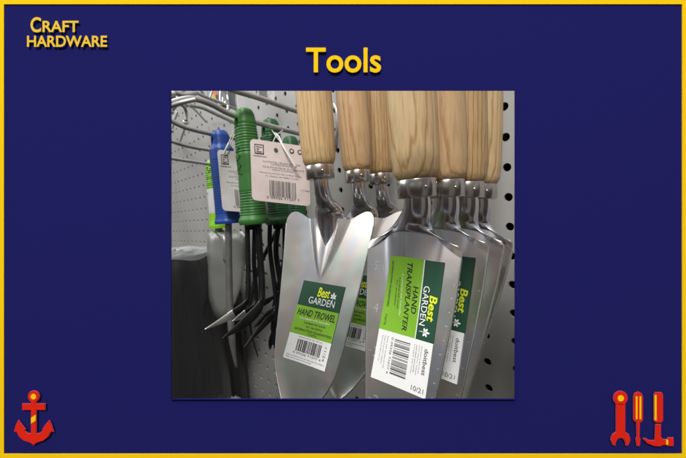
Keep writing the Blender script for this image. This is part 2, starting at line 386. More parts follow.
def raised_text(name, s, rect, h, mat, weight):
    vs, fs, _ = glyphs(s, weight, 6); a0, b0, a1, b1 = rect
    P = [(a0 + (a1 - a0) * x, b1 - (b1 - b0) * y) for x, y in vs]; mb = MB(); n = len(P)
    kx = 1 - h / SD; P = [(343 + (x - 343) * kx, 229 + (y - 229) * kx) for x, y in P]; lo = h - .00018
    mb.add([SG(x, y, h) for x, y in P], fs, 0, False); mb.add([SG(x, y, lo) for x, y in P], [f[::-1] for f in fs], 0, False)
    for f in sorted(fs, key=lambda f: -abs(sum(P[f[i]][0] * P[f[(i + 1) % len(f)]][1] - P[f[(i + 1) % len(f)]][0] * P[f[i]][1] for i in range(len(f)))))[:len(s) * 2]:
        cx_ = sum(P[i][0] for i in f) / len(f); cy_ = sum(P[i][1] for i in f) / len(f)      # hidden stand-off pins
        bx(mb, SG(cx_ - .35, cy_ - .35, 0), SG(cx_ + .35, cy_ + .35, lo))
    cnt = {}
    for f in fs:
        for i in range(len(f)):
            e = (f[i], f[(i + 1) % len(f)]); cnt[tuple(sorted(e))] = cnt.get(tuple(sorted(e)), 0) + 1
    ed = [e for e, c in cnt.items() if c == 1]
    mb.add([SG(x, y, h) for x, y in P] + [SG(x, y, lo) for x, y in P], [(a, b_, n + b_, n + a) for a, b_ in ed], 0, False)
    return mb.build(name, mat, sign)
raised_text('lettering', 'Tools', (306, 47.5, 381, 72.5), .0009, M['yellow'], .016)
raised_text('lettering', 'C', (30.5, 17, 41, 32.3), .0008, M['gold'], .02)
raised_text('lettering', 'RAFT', (42.5, 20.6, 78.5, 32), .0008, M['gold'], .02)
raised_text('lettering', 'HARDWARE', (27, 35.5, 107, 46.8), .0008, M['gold'], .02)
def circ(cx, cy, r, a0=0, a1=360, n=24):
    cx = 343 + (cx - 343) * (1 - .0009 / SD); cy = 229 + (cy - 229) * (1 - .0009 / SD)
    return [(cx + r * math.cos(math.radians(a0 + (a1 - a0) * k / n)), cy + r * math.sin(math.radians(a0 + (a1 - a0) * k / n))) for k in range(n + (0 if a1 - a0 == 360 else 1))]
def grow(poly, d):                                  # offset an outline outwards
    A = sum(p[0] * q[1] - q[0] * p[1] for p, q in zip(poly, poly[1:] + poly[:1])); s = 1 if A > 0 else -1; o = []; n = len(poly)
    for i in range(n):
        p, q, r = Vector(poly[i - 1]), Vector(poly[i]), Vector(poly[(i + 1) % n])
        a = (q - p).normalized(); c = (r - q).normalized(); na = Vector((a.y, -a.x)) * s; nc = Vector((c.y, -c.x)) * s
        m_ = (na + nc); m_ = m_.normalized() / max(.6, m_.normalized().dot(na)) if m_.length > .01 else na
        o.append(tuple(q + m_ * d))
    return o
def icon(name, shapes, inlays):
    root = MB()
    for s in shapes: solid(root, s, .0007, .0009)
    for s in shapes:
        q = s[len(s) // 2]; qx = sum(p[0] for p in s) / len(s); qy = sum(p[1] for p in s) / len(s)
        if not name.startswith('wrench') : bx(root, SG(qx - .6, qy - .6, 0), SG(qx + .6, qy + .6, .0008))
    o = root.build(name, M['red'], sign)
    e = MB()
    for s in shapes: solid(e, grow(s, .55), .0006, .00068)
    e.build('outline', M['pink'], o)
    e = MB()
    for s in inlays: solid(e, s, .0007, .00093)
    e.build('inlay', M['yellow'], o)
KI = 1 - .0009 / SD
def zm(pts, s, ox, oy): return [(343 + (ox + x / s - 343) * KI, 229 + (oy + y / s - 229) * KI) for x, y in pts]
anchor = [(182, 132), (210, 132), (210, 142), (262, 142), (262, 176), (210, 176), (210, 318), (232, 316), (252, 300), (248, 292), (268, 262), (288, 240), (300, 268), (312, 305), (298, 302),
          (280, 334), (252, 356), (214, 368), (196, 382), (178, 368), (140, 356), (112, 334), (96, 302), (82, 305), (92, 268), (106, 240), (124, 262), (146, 292), (140, 300), (160, 316), (182, 318), (182, 176), (130, 176), (130, 142), (182, 142)]
icon('anchor_emblem', [zm(anchor, 5.87, 0, 380), circ(0 + 196 / 5.87, 380 + 98 / 5.87, 32 / 5.87)],
     [circ(196 / 5.87, 380 + 98 / 5.87, 16 / 5.87), zm([(182, 222), (210, 204), (210, 238), (182, 256)], 5.87, 0, 380)])
z5 = 5.87
wr = [(98, 140), (148, 140), (148, 308), (170, 322), (178, 352), (168, 382), (155, 386)] + [(x, y) for x, y in [(152, 366), (142, 346), (122, 340), (104, 346), (92, 366), (90, 386)]] + [(78, 382), (66, 352), (76, 322), (98, 308)]
icon('wrench_emblem', [zm(wr, z5, 600, 380), circ(600 + 122 / z5, 380 + 108 / z5, 40 / z5)], [circ(600 + 122 / z5, 380 + 108 / z5, 18 / z5)])
sd = [(200, 100), (206, 82), (226, 72), (246, 82), (252, 100), (252, 232), (246, 244), (234, 250), (232, 336), (238, 350), (232, 388), (220, 388), (214, 350), (220, 336), (218, 250), (206, 244), (200, 232)]
icon('screwdriver_emblem', [zm(sd, z5, 600, 380)], [zm([(210, 96), (220, 96), (220, 230), (210, 230)], z5, 600, 380), zm([(232, 96), (242, 96), (242, 230), (232, 230)], z5, 600, 380)])
hm = [(330, 264), (358, 264), (358, 340), (374, 352), (400, 352), (400, 342), (432, 342), (432, 388), (400, 388), (400, 380), (374, 382), (350, 390), (320, 388), (284, 374), (258, 348), (264, 344), (292, 358), (326, 358)]
hh = [(320, 88), (328, 76), (362, 76), (370, 88), (370, 238), (360, 250), (330, 250), (320, 238)]
icon('hammer_emblem', [zm(hm, z5, 600, 380), zm(hh, z5, 600, 380)], [zm([(320, 90), (332, 88), (332, 238), (320, 236)], z5, 600, 380), zm([(388, 352), (400, 352), (400, 380), (388, 380)], z5, 600, 380)])

# ------------------------------------------------------------------ wood handled tools
def handle_parts(root, wd_mat, L=.125, R=.0148, rf=.0118, hf=.0115):
    # origin = bottom of the ferrule, z up
    mb = MB(); prof = [(hf, rf - .0002), (hf + .0008, .0122), (hf + .0035, .0134), (hf + .012, .0143), (hf + .035, R), (hf + .075, R * 1.0), (hf + .1, R * .96), (hf + L - .012, R * .93), (hf + L - .004, R * .72), (hf + L, R * .3)]
    rings = []
    zs = [p[0] for p in prof]
    for z in sorted(set(zs + [hf + L * k / 24 for k in range(25)])):
        r = interp(prof, z); rings.append([(r * math.cos(2 * math.pi * k / 32), r * math.sin(2 * math.pi * k / 32), z) for k in range(32)])
    mb.loft(rings); mb.build('handle', wd_mat, root)
    mb = MB(); rings = []
    for z, r in ((.0002, rf - .0012), (0, rf - .0006), (.0006, rf), (hf - .0008, rf + .0002), (hf - .0002, rf - .0002), (hf - .0001, rf - .001)):
        rings.append([(r * math.cos(2 * math.pi * k / 32), r * math.sin(2 * math.pi * k / 32), z) for k in range(32)])
    mb.loft(rings, cap=True); fe = mb.build('ferrule', M['ferrule'], root, sharp=.9)
    # crimp dimple on the ferrule
    mb = MB(); c = Vector((rf * .86, -rf * .50, hf * .5)); rr = []
    for q, d in ((.0013, 0), (.0010, .0004), (.0004, .0007)):
        nrm = Vector((c.x, c.y, 0)).normalized(); tx = Vector((-nrm.y, nrm.x, 0))
        rr.append([c + nrm * d + tx * (q * math.cos(2 * math.pi * k / 10)) + Vector((0, 0, q * math.sin(2 * math.pi * k / 10))) for k in range(10)])
    mb.loft(rr); mb.build('crimp', M['ferrule'], fe)
    # leather loop at the top of the handle
    mb = MB(); zt = hf + L
    mb.tube(smooth_path([(.003, 0, zt - .006), (.006, 0, zt + .012), (0, 0, zt + .024), (-.006, 0, zt + .012), (-.003, 0, zt - .006)]), .0013, 8)
    mb.build('hanging_loop', M['black'], root)

def frame_fn(C, ex, ey, roll=0):
    C = W(*C); ex = W(*ex).normalized(); ey = W(*ey); ey = (ey - ex * ey.dot(ex)).normalized()
    if roll:
        c, s_ = math.cos(roll), math.sin(roll); ex, ey = ex * c + ey * s_, ey * c - ex * s_
    nn = ex.cross(ey)
    if nn.y > 0: nn = -nn                               # towards the viewer
    return C, ex, ey, nn

def make_tool(kind, label):
    if kind == 'trowel':
        Fw = W(.5285, -.1175, .0745); C, ex, ey, nn = frame_fn((.5267, -.1351, .1911), (.97, .2, .06), (.03, -.34, .94), 0)
        axis = lambda b_: -.0025                        # centre line of the blade in a
        Wt = [(-.102, .0470), (-.094, .0475), (-.070, .0452), (-.032, .0408), (-.007, .0372), (.018, .0342), (.036, .0312), (.046, .0270), (.055, .0218), (.065, .0155), (.074, .008), (.080, .0005)]
        btop, bend = -.089, .080; vtip = -.036; wr0 = .0228; H0 = .0075
        def ytop(s): return -.087 + (-.0065) * sstep(.40, .80, s) + (.012 * (1 - math.sqrt(max(0, 1 - ((s - .80) / .20) ** 2))) if s > .80 else 0)
        cup = lambda b_: .0024 + .0030 * (sstep(0, 1, (-.03 - b_) / .07))
    else:
        Fw = W(.6256, -.1258, .0975); C, ex, ey, nn = frame_fn((.6207, -.1378, .1718), (.9948, .0788, .0647), (-.0346, -.336, .9412), 0)
        axis = lambda b_: -.0018 + b_ * .066
        Wt = [(-.060, .0330), (-.046, .0330), (-.018, .0306), (0, .0284), (.036, .0235), (.070, .0185), (.085, .013), (.096, .0005)]
        btop, bend = -.052, .096; vtip = .004; wr0 = .0225; H0 = .0115
        def ytop(s): return -.0535 + .0045 * sstep(.45, .9, s) + (.0075 * (1 - math.sqrt(max(0, 1 - ((s - .86) / .14) ** 2))) if s > .86 else 0)
        cup = lambda b_: .0012 + .0015 * sstep(0, 1, (-.01 - b_) / .05)
    root = empty('hand_trowel' if kind == 'trowel' else 'hand_transplanter', Fw, label, 'trowel' if kind == 'trowel' else 'transplanter',
                 'wooden handled hand trowels' if kind == 'trowel' else 'wooden handled hand transplanters')
    handle_parts(root, WOODS[0])
    def height(a, b_):
        w = max(interp(Wt, b_), .004); s = (a - axis(b_)) / w; h = cup(b_) * s * s
        t = (b_ - (btop - .004)) / (vtip - (btop - .004))
        if t < 1:
            t = max(0, t)
            if kind == 'trowel':
                wr = wr0 * (1 - t) ** .8 + .0006; q = abs(a - axis(b_)) / wr
                if q < 1:
                    e = H0 * (1 - t) ** .9
                    h += e * (1 - q ** 2.2) - e * .95 * max(0, 1 - (q / .62) ** 2) ** 1.0 * (sstep(0, .28, t))
            else:
                wr = wr0 * (1 - .35 * t); q = abs(a - axis(b_)) / wr
                if q < 1: h += H0 * (1 - t) ** 1.6 * (.5 + .5 * math.cos(math.pi * q))
        return h
    def S(a, b_, h=0): return C + ex * a + ey * b_ + nn * (height(a, b_) + h) - Fw
    mb = MB(); NU, NV = 96, 90; th = .0011
    def side(hh):
        def fn(x, y):
            s = 2 * x - 1; bt = ytop(abs(s)); b_ = bt + (bend - bt) * (1 - (1 - y) ** 1.0)
            return S(axis(b_) + s * interp(Wt, b_), b_, hh)
        return fn
    fr, bk = side(0), side(-th)
    mb.grid(fr, NU, NV); mb.grid(bk, NU, NV)
    # rim closing front and back
    for fix in (0, 1):
        mb.grid(lambda x, y: (fr if x < .5 else bk)(fix, y), 1, NV, 1)
        sg = 1 if fix == 0 else -1                                    # edge tube in the brightened rim steel
        ed = [S(axis(b_) + (2 * fix - 1) * (interp(Wt, b_) - .0002), b_, -th / 2) for b_ in [ytop(1) + (bend - .004 - ytop(1)) * k / 60 for k in range(61)]]
        mb.tube(ed, .00075, 8, 1)
    mb.grid(lambda x, y: (fr if y < .5 else bk)(x, 0), NU, 1, 1)
    blade = mb.build('blade', [M['steel'], M['rim']], root, sharp=.9)
    # neck: from inside the ferrule, swelling into the pressed socket of the blade
    top = S(axis(btop), btop, 0)
    if kind == 'trowel':
        pth = smooth_path([Vector((0, 0, .006)), Vector((0, 0, -.006)), Vector((top.x * .35, top.y * .35 + .001, -.018)), top - nn * .0030 - ey * .004, S(axis(btop + .018), btop + .018) - nn * .0045, S(axis(btop + .036), btop + .036) - nn * .0050, S(axis(btop + .048), btop + .048) - nn * .009], 7)
        n = len(pth)
        wtab = [(0, .0062), (.2, .0064), (.36, .0080), (.5, .0148), (.66, .0130), (.83, .0080), (1, .003)]
        ttab = [(0, .0062), (.3, .0062), (.5, .0070), (.66, .0056), (.83, .0042), (1, .002)]
        rings = []
        for i, p in enumerate(pth):
            t = (pth[min(i + 1, n - 1)] - pth[max(i - 1, 0)]).normalized(); x_ = ex - t * ex.dot(t); x_.normalize(); y_ = t.cross(x_)
            u = i / (n - 1); w, tt = interp(wtab, u), interp(ttab, u)
            rings.append([p + x_ * (w * math.cos(2 * math.pi * k / 28)) + y_ * (tt * math.sin(2 * math.pi * k / 28)) for k in range(28)])
        nb = MB(); nb.loft(rings); nb.build('neck', M['neck'], root)
    else:
        cen = smooth_path([Vector((0, 0, .006)), Vector((0, 0, -.004)), Vector((top.x * .30, top.y * .30 + .004, -.016)), top - nn * .0125 - ey * .006], 8)[8:] if False else None
        P0, P3 = Vector((0, 0, .005)), top - nn * .0035
        P1 = P0 + Vector((0, 0, -.020)); P2 = P3 - ey * .016
        def cb(t): return P0 * (1 - t) ** 3 + P1 * (3 * t * (1 - t) ** 2) + P2 * (3 * t * t * (1 - t)) + P3 * t ** 3
        def sheet(off):
            def fn(x, y):
                s_ = 2 * x - 1; t = y; c_ = cb(t); r = .0078 + .0020 * t; th_ = s_ * math.radians(165 - 75 * t)
                tg = (cb(min(1, t + .01)) - cb(max(0, t - .01))).normalized(); x_ = (ex - tg * ex.dot(tg)).normalized(); y_ = x_.cross(tg)
                if y_.y > 0: y_ = -y_
                arc = c_ + x_ * ((r + off) * math.sin(th_)) + y_ * ((r + off) * math.cos(th_) - .0035 * t)
                bt = ytop(abs(s_)); bl = S(axis(bt) + s_ * interp(Wt, bt), bt, off)
                g_ = .30 * t ** 2.4 + .70 * t ** 5.5
                return arc * (1 - g_) + bl * g_
            return fn
        nb = MB(); f1, f2 = sheet(0), sheet(-.0011)
        nb.grid(f1, 96, 48); nb.grid(f2, 96, 48)
        for fix in (0, 1): nb.grid(lambda x, y: (f1 if x < .5 else f2)(fix, y), 1, 48)
        nb.build('neck', M['neck'], root, sharp=.9)
    # price label
    if kind == 'trowel':
        w, h, A0, B0 = .0435, .0655, -.0185, -.0322; sk = -.004
        def L(a, b_, hh=0): return S(A0 + a * w - b_ * .0065 , B0 + b_ * h + a * .0006, .00035 + hh * .00012)
        lb = MB()
        put_rect(lb, L, (0, 0, 1, .32), 0, 0, (14, 6)); put_rect(lb, L, (0, .32, 1, .68), 1, 0, (14, 7)); put_rect(lb, L, (0, .68, 1, 1), 2, 0, (14, 6))
        lo = lb.build('label', [M['lab_dark'], M['lab_lime'], M['lab_white']], root)
        tb = MB()
        put_text(tb, L, 'Best', (.42, .055, .70, .175), 0, .022, 1, .06, 1); sprout(tb, L, (.79, .155), .085, 0, 2, 1)
        put_text(tb, L, 'GARDEN', (.24, .19, .86, .275), 0, .0, 2, 0, 1)
        put_text(tb, L, 'HAND TROWEL', (.06, .355, .96, .44), 0, .012, 0, .02, 1)
        put_text(tb, L, 'Lacquered handle', (.14, .458, .86, .49), 0, 0, 2, 0, 1)
        put_text(tb, L, 'Lacquered tools', (.27, .502, .78, .54), 0, 0, 0, 0, 1); put_text(tb, L, 'for durability', (.34, .55, .74, .585), 0, 0, 0, 0, 1)
        put_text(tb, L, 'SATISFACTION GUARANTEED', (.08, .60, .97, .628), 0, .01, 0, 0, 1); put_text(tb, L, '710774', (.42, .638, .62, .664), 0, 0, 0, 0, 1)
        put_text(tb, L, 'Distributed by Best Garden', (.24, .695, .80, .712), 0, 0, 3, 0, 1)
        bars(tb, L, (.23, .73, .81, .875), 0, 44, 0, 1, 3); put_text(tb, L, '0 09326 71077 4', (.19, .885, .85, .912), 0, 0, 3, 0, 1)
        put_text(tb, L, '11/24', (.88, .74, .93, .9), 1, 0, 3, 0, 1)
        put_text(tb, L, 'Wash and dry after each use. Keep away from children.', (.05, .935, .96, .955), 0, 0, 3, 0, 1)
        put_text(tb, L, 'Made with lacquered ash and steel', (.05, .963, .66, .982), 0, 0, 3, 0, 1)
        tb.build('printing', [M['ink'], M['lab_yel'], M['white'], M['inkgrey']], lo)
    else:
        w, h, A0, B0 = .0368, .0765, -.0184, -.03825
        def L(a, b_, hh=0): return S(A0 + a * w, B0 + b_ * h, .00035 + hh * .00012)
        lb = MB()
        put_rect(lb, L, (.69, 0, 1, .61), 0, 0, (6, 10)); put_rect(lb, L, (0, 0, .675, .61), 1, 0, (12, 10)); put_rect(lb, L, (.675, 0, .69, .61), 2, 0, (1, 10)); put_rect(lb, L, (0, .61, 1, 1), 2, 0, (14, 6))
        lo = lb.build('label', [M['lab_dark'], M['lab_lime'], M['lab_white']], root)
        tb = MB()
        put_text(tb, L, 'Best', (.83, .27, .965, .46), 1, .022, 1, .06, 1); sprout(tb, L, (.82, .545), .055, 1, 2, 1)
        put_text(tb, L, 'GARDEN', (.715, .20, .815, .50), 1, .0, 2, 0, 1)
        put_text(tb, L, 'HAND', (.545, .22, .635, .43), 1, .012, 0, .02, 1); put_text(tb, L, 'TRANSPLANTER', (.42, .035, .51, .58), 1, .012, 0, .02, 1)
        put_text(tb, L, 'Lacquered handle', (.325, .14, .36, .47), 1, 0, 2, 0, 1); put_text(tb, L, 'Lacquered tools', (.265, .17, .305, .42), 1, 0, 0, 0, 1)
        put_text(tb, L, 'for durability', (.205, .19, .245, .40), 1, 0, 0, 0, 1); put_text(tb, L, 'SATISFACTION GUARANTEED', (.07, .04, .11, .42), 1, .01, 0, 0, 1); put_text(tb, L, '710776', (.07, .48, .11, .57), 1, 0, 0, 0, 1)
        bars(tb, L, (.33, .655, .62, .925), 1, 44, 3, 1, 5); put_text(tb, L, '0 09326 71077 6', (.265, .65, .305, .93), 1, 0, 3, 0, 1)
        for k in range(3): put_text(tb, L, ('Wash and dry after each use.', 'Keep away from children.', 'Made with lacquered ash')[k], (.08 + .05 * k, .65, .105 + .05 * k, .86 + .02 * k), 1, 0, 3, 0, 1)
        put_text(tb, L, 'doitbest', (.875, .66, .945, .85), 1, .012, 3, 0, 1)
        for k in range(4): put_text(tb, L, ('Distributed by Best Garden', 'Fort Wayne, Indiana', 'steel blade and handle', 'Limited warranty')[k], (.81 - .042 * k, .65, .832 - .042 * k, .85 + .015 * (k % 2)), 1, 0, 3, 0, 1)
        put_text(tb, L, '10/21', (.74, .94, .95, .975), 0, 0, 3, 0, 1)
        tb.build('printing', [M['ink'], M['lab_yel'], M['white'], M['inkgrey']], lo)
        # stamped depth scale
        eg = MB(); G = lambda a, b_, hh=0: S(a, b_, .0001)
        for k, (b_, t_) in enumerate(((-.031, '5in'), (-.004, '4'), (.023, '3'), (.050, '2'))):
            a = axis(b_) - interp(Wt, b_) + .0045
            put_text(eg, G, t_, (a + .001, b_ - .003, a + (.0085 if k == 0 else .0050), b_ + .003), 0, 0, 0, 0); put_rect(eg, G, (a - .0025, b_ - .0002, a - .0002, b_ + .0002))
        for k in range(13):
            b_ = -.034 + k * .0078; a = axis(b_) + interp(Wt, b_) - .0015
            put_rect(eg, G, (a - (.0016 if k % 2 == 0 else .0010), b_ - .00025, a, b_ + .00025))
        eg.build('depth_scale', M['engrave'], blade)
    return root

tr = make_tool('trowel', 'front hand trowel with its whole HAND TROWEL label showing, left of the transplanters')
F0 = tr.location.copy()
for i, (F, lab, dz) in enumerate(((W(.5262, -.0690, .0770), 'middle hand trowel, hanging just behind the front trowel, half its label showing', .02),
                                  (W(.5215, -.0290, .0785), 'rearmost hand trowel, nearest the pegboard, only its neck and blade corner showing', .03))):
    c = copy_tree(tr); c.location = F; c['label'] = lab; c.rotation_euler.z = dz
    for ch in c.children:
        if ch.name.startswith('handle'): ch.data = ch.data.copy(); ch.data.materials[0] = WOODS[1 if i == 0 else 3]
tp = make_tool('transplanter', 'front hand transplanter with whole HAND TRANSPLANTER label facing the viewer')
for ch in tp.children:
    if ch.name.startswith('handle'): ch.data.materials[0] = WOODS[2]
for i, (F, lab, rz) in enumerate(((W(.6302, -.0985, .0985), 'second hand transplanter, behind the front one, with the right edge of its label showing', 0),
                                  (W(.6325, -.0745, .1000), 'third hand transplanter from the front, only its thin right edge showing', 0),
                                  (W(.6325, -.0520, .1015), 'rearmost hand transplanter, closest to the pegboard at far right', .03))):
    c = copy_tree(tp); c.location = F; c['label'] = lab; c.rotation_euler = ((-.01, 0, -.03), (-.035, .015, -.14), (-.06, .03, -.24))[i]
    for ch in c.children:
        if ch.name.startswith('label'): ch.location = (-(-.002, .011, .013)[i], -.0004 * (i + 1), 0)
    for ch in c.children:
        if ch.name.startswith('handle'): ch.data = ch.data.copy(); ch.data.materials[0] = WOODS[(1, 3, 2)[i]]

# ------------------------------------------------------------------ wire hooks
def hook(label, path, r=.0028, name='display_hook', extra=None):
    loc = Vector(path[0]); o = empty(name, loc, label, 'hook', 'wire display hooks on the pegboard')
    if path[0].y > .002:
        path = [path[0].lerp(path[1], path[0].y / (path[0].y - path[1].y))] + path[1:]
    loc = Vector(path[0]); o.location = loc
    mb = MB(); mb.tube(smooth_path([Vector(p) - loc for p in path], 6), r, 12); mb.build('rod', M['rod'], o)
    mb = MB()
    mb.tube(smooth_path([Vector((0, -.003, .004)), Vector((0, -.004, -.012)), Vector((0, -.003, -.034))] if not extra else [Vector(p) - loc for p in extra], 6), r * .8, 10)
    mb.build('back_wire', M['rod'], o)
    return o
hk_t = .0745 - .0115 - .125 - .016
hook('steel hook rod carrying the three hand trowels, its back wire showing between two handles', [W(.5185, 0, hk_t + .002), W(.519, -.03, hk_t + .001), W(.5285, -.15, hk_t - .003), W(.529, -.175, hk_t - .018)],
     extra=[pn(334, 104, -.004), pn(337, 112, -.006), pn(337.5, 128, -.006), pn(335, 146, -.003)])
hk_p = .0975 - .0115 - .125 - .016
hook('steel hook rod carrying the four hand transplanters at the right', [W(.632, 0, hk_p + .004), W(.632, -.03, hk_p + .004), W(.6256, -.155, hk_p - .003), W(.6256, -.18, hk_p - .018)])
UG, UB, UL = .398, .330, .262
hook('thick steel hook rod carrying the green cultivators', [pu(340, 141, UG), pu(300, 133.5, UG), pu(241, 118, UG), pu(212, 104.5, UG), pu(195.6, 99.0, UG), pu(183, 99.5, UG), pu(166, 104.5, UG)], .0031)
hook('steel hook rod carrying the blue handled tool', [pu(262, 143, UB), pu(218, 135.2, UB), pu(190, 128.7, UB), pu(176, 123.2, UB), pu(160, 114, UB)], .0029)
hook('bare steel hook rod between the blue and lime tool hooks', [pu(246, 157, .29), pu(214, 150.8, .29), pu(191.6, 147, .29), pu(171, 141, .29), pu(155, 133, .29)], .0025)
hook('lowest steel hook rod, carrying the lime handled trowel', [pu(240, 169.3, UL), pu(210, 164.4, UL), pu(171, 158.3, UL), pu(155, 155, UL)], .0024)
hook('topmost steel hook rod with small clear packets hanging from it', [pu(345, 124, .425), pu(297, 111, .425), pu(258, 97.5, .425), pu(233, 90, .425), pu(215, 83, .425)], .0030)

# ------------------------------------------------------------------ moulded plastic handles
def grip(root, mat, prof, L, hole_z, hole_r, depth=.9, ribs=((.0, .3),), amp=.0006, nm='handle'):
    mb = MB(); rings = []; N = 110
    for k in range(N + 1):
        z = L * k / N; w = interp(prof, z / L); f = z / L
        rb = 0
        for a, b_ in ribs:
            if a < f < b_: rb = amp * (.5 + .5 * math.sin(z / .0030 * 2 * math.pi))
        ring = []
        for q in range(32):
            A = 2 * math.pi * q / 32; c, s_ = math.cos(A), math.sin(A)
            x = math.copysign(abs(c) ** .75, c); y = math.copysign(abs(s_) ** .75, s_)
            ring.append(((w - rb) * x, (w * depth - rb) * y, z))
        rings.append(ring)
    t = rings[-1]                                    # rounded top
    for fz, fs in ((.0018, .86), (.0030, .62), (.0034, .3)):
        rings.append([(p[0] * fs, p[1] * fs, L + fz) for p in t])
    mb.loft(rings); o = mb.build(nm, mat, root)
    cy = MB(); cy.tube([(0, -.05, hole_z), (0, .05, hole_z)], hole_r, 20, flat=[(1.5, 1), (1.5, 1)]); k = cy.build('cut', mat)
    k.parent = root
    md = o.modifiers.new('b', 'BOOLEAN'); md.operation = 'DIFFERENCE'; md.object = k; md.solver = 'EXACT'
    bpy.context.view_layer.update()
    me = bpy.data.meshes.new_from_object(o.evaluated_get(bpy.context.evaluated_depsgraph_get()))
    o.modifiers.clear(); o.data = me; bpy.data.objects.remove(k)
    for p in me.polygons: p.use_smooth = True
    bm = bmesh.new(); bm.from_mesh(me)
    for e_ in bm.edges:
        if len(e_.link_faces) == 2 and e_.calc_face_angle(0) > .75: e_.smooth = False
    bm.to_mesh(me); bm.free()
    return o
GP = [(0, .0162), (.02, .0172), (.045, .0172), (.07, .0152), (.2, .0140), (.45, .0128), (.6, .0134), (.78, .0130), (.9, .0120), (.97, .0108), (1, .0094)]

def zigzag(o, L, mat):                                # raised zigzag on the grip's front and side
    mb = MB(); z0, z1 = .055, .085
    for sgn in (-1,):
        pts = [(-.004 if k % 2 else .004, sgn * .0122, z0 + (z1 - z0) * k / 6) for k in range(7)]
        mb.tube(pts, .0006, 6)
    mb.build('grip_ridge', mat, o)

def spear(path, r0, r1, wflat, mat_split=None):
    """one tine: round shaft bending forward into a flattened pointed blade"""
    return path

def cultivator(loc, label, mat, tines, tip_mat, yaw=0, L=.124):
    root = empty('hand_cultivator', loc, label, 'cultivator', 'green handled three tine cultivators'); root.rotation_euler.z = yaw
    h = grip(root, mat, GP, L, L - .0125, .0036, .88, ((.08, .30), (.62, .90)), .0007)
    zigzag(h, L, mat)
    bpy.context.view_layer.update(); inv = root.matrix_world.inverted()
    for t in tines:
        p = [inv @ q for q in t['p']]; sp = smooth_path(p, 7); n = len(sp); kb = t.get('bend', .72); rad = []; fl = []
        for i in range(n):
            u = i / (n - 1)
            if u < kb: rad.append(t['r']); fl.append((1, 1))
            else:
                q = (u - kb) / (1 - kb); wv = (1 + .9 * math.sin(math.pi * min(1, q * 1.15) * .8)) * (1 - q ** 2.5) + .04
                rad.append(t['r']); fl.append((max(.06, .55 * (1 - q * .6)), max(.05, wv)))
        mb = MB(); mb.tube(sp, rad, 12, flat=fl); kk = int(n * (kb + .18)) * 12
        mb.mi = [1 if (i >= kk and 'm' in t) else 0 for i in range(len(mb.f))]
        mb.build('tine', [tip_mat, t.get('m', tip_mat)], root)
    mb = MB(); mb.tube([(0, 0, .004), (0, 0, -.006)], [.0088, .0075], 20); mb.build('collar', M['black'], root)
    return root
z = .37
g1 = pt(254.5, 224, z)
cultivator(g1, 'front green handled cultivator with black tines, the white tag hanging before it', M['green'], [
    dict(p=[pt(247, 222, z), pt(248, 255, z), pt(248, 290, z - .004), pt(245, 304, z - .008), pt(228, 317, z - .02), pt(204.5, 329.5, z - .045)], r=0.00275, bend=.55, m=M['worn']),
    dict(p=[pt(258, 222, z), pt(260, 255, z), pt(262, 290, z - .002), pt(259, 307, z - .008), pt(244, 323, z - .022), pt(222, 338.5, z - .045)], r=0.00370, bend=.52),
    dict(p=[pt(255, 222, z + .008), pt(254, 260, z + .012), pt(256, 296, z + .012), pt(252, 308, z + .006), pt(243, 315, z - .002), pt(232, 321.5, z - .014)], r=0.00258, bend=.55, m=M['worn']),
], M['black'])
z = .425
g2 = pt(279, 224, z)
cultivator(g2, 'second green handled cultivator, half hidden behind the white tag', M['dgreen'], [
    dict(p=[pt(270, 222, z), pt(270, 250, z), pt(275, 290, z - .004), pt(276, 311, z - .008), pt(266, 322, z - .02), pt(243, 348.5, z - .045)], r=0.00292, bend=.55),
    dict(p=[pt(279, 222, z), pt(276, 252, z), pt(281, 290, z), pt(275, 309, z - .006), pt(266, 317, z - .015), pt(253, 328, z - .035)], r=0.00344, bend=.55),
    dict(p=[pt(284, 222, z), pt(284, 260, z + .005), pt(280, 290, z + .005), pt(272, 298, z - .004), pt(262, 304, z - .012), pt(250, 311, z - .02)], r=0.00241, bend=.6),
], M['black'], L=.130)
z = .48
g3 = pt(297, 222, z)
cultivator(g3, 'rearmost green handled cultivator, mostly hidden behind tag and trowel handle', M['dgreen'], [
    dict(p=[pt(288, 222, z), pt(284, 270, z), pt(276, 320, z - .004), pt(272, 336, z), pt(270, 350, z)], r=0.00275, bend=.7),
    dict(p=[pt(293, 222, z), pt(284, 260, z), pt(275, 300, z), pt(273, 322, z - .002), pt(275, 351, z - .005)], r=0.00258, bend=.7),
    dict(p=[pt(281, 222, z), pt(258, 270, z), pt(250, 305, z - .008), pt(251, 330, z), pt(258, 357, z - .005)], r=0.00292, bend=.7),
], M['black'], L=.120)
# blue handled weeder
z = .42
bl = pt(228.5, 223.5, z)
wd_ = empty('hand_weeder', bl, 'blue handled weeder with a long thin grey steel shaft', 'weeder')
BP = [(0, .0164), (.03, .0170), (.05, .0160), (.09, .0152), (.4, .0146), (.7, .0150), (.82, .0146), (.86, .0116), (.97, .0112), (1, .0094)]
grip(wd_, M['blue'], BP, .114, .1040, .0030, .9, ((.1, .7),), .0003)
bpy.context.view_layer.update(); inv = wd_.matrix_world.inverted()
P = [inv @ q for q in (pt(228.5, 218, z), pt(228.8, 260, z), pt(229.5, 295, z - .002), pt(231, 325, z - .004), pt(233, 348, z - .004), pt(236.5, 368, z - .002))]
sp = smooth_path(P, 7); n = len(sp); mb = MB()
mb.tube(sp, [.0042 if i / n < .7 else .0042 * (1 - .85 * (i / n - .7) / .3) for i in range(n)], 12); mb.build('shaft', M['greysteel'], wd_)
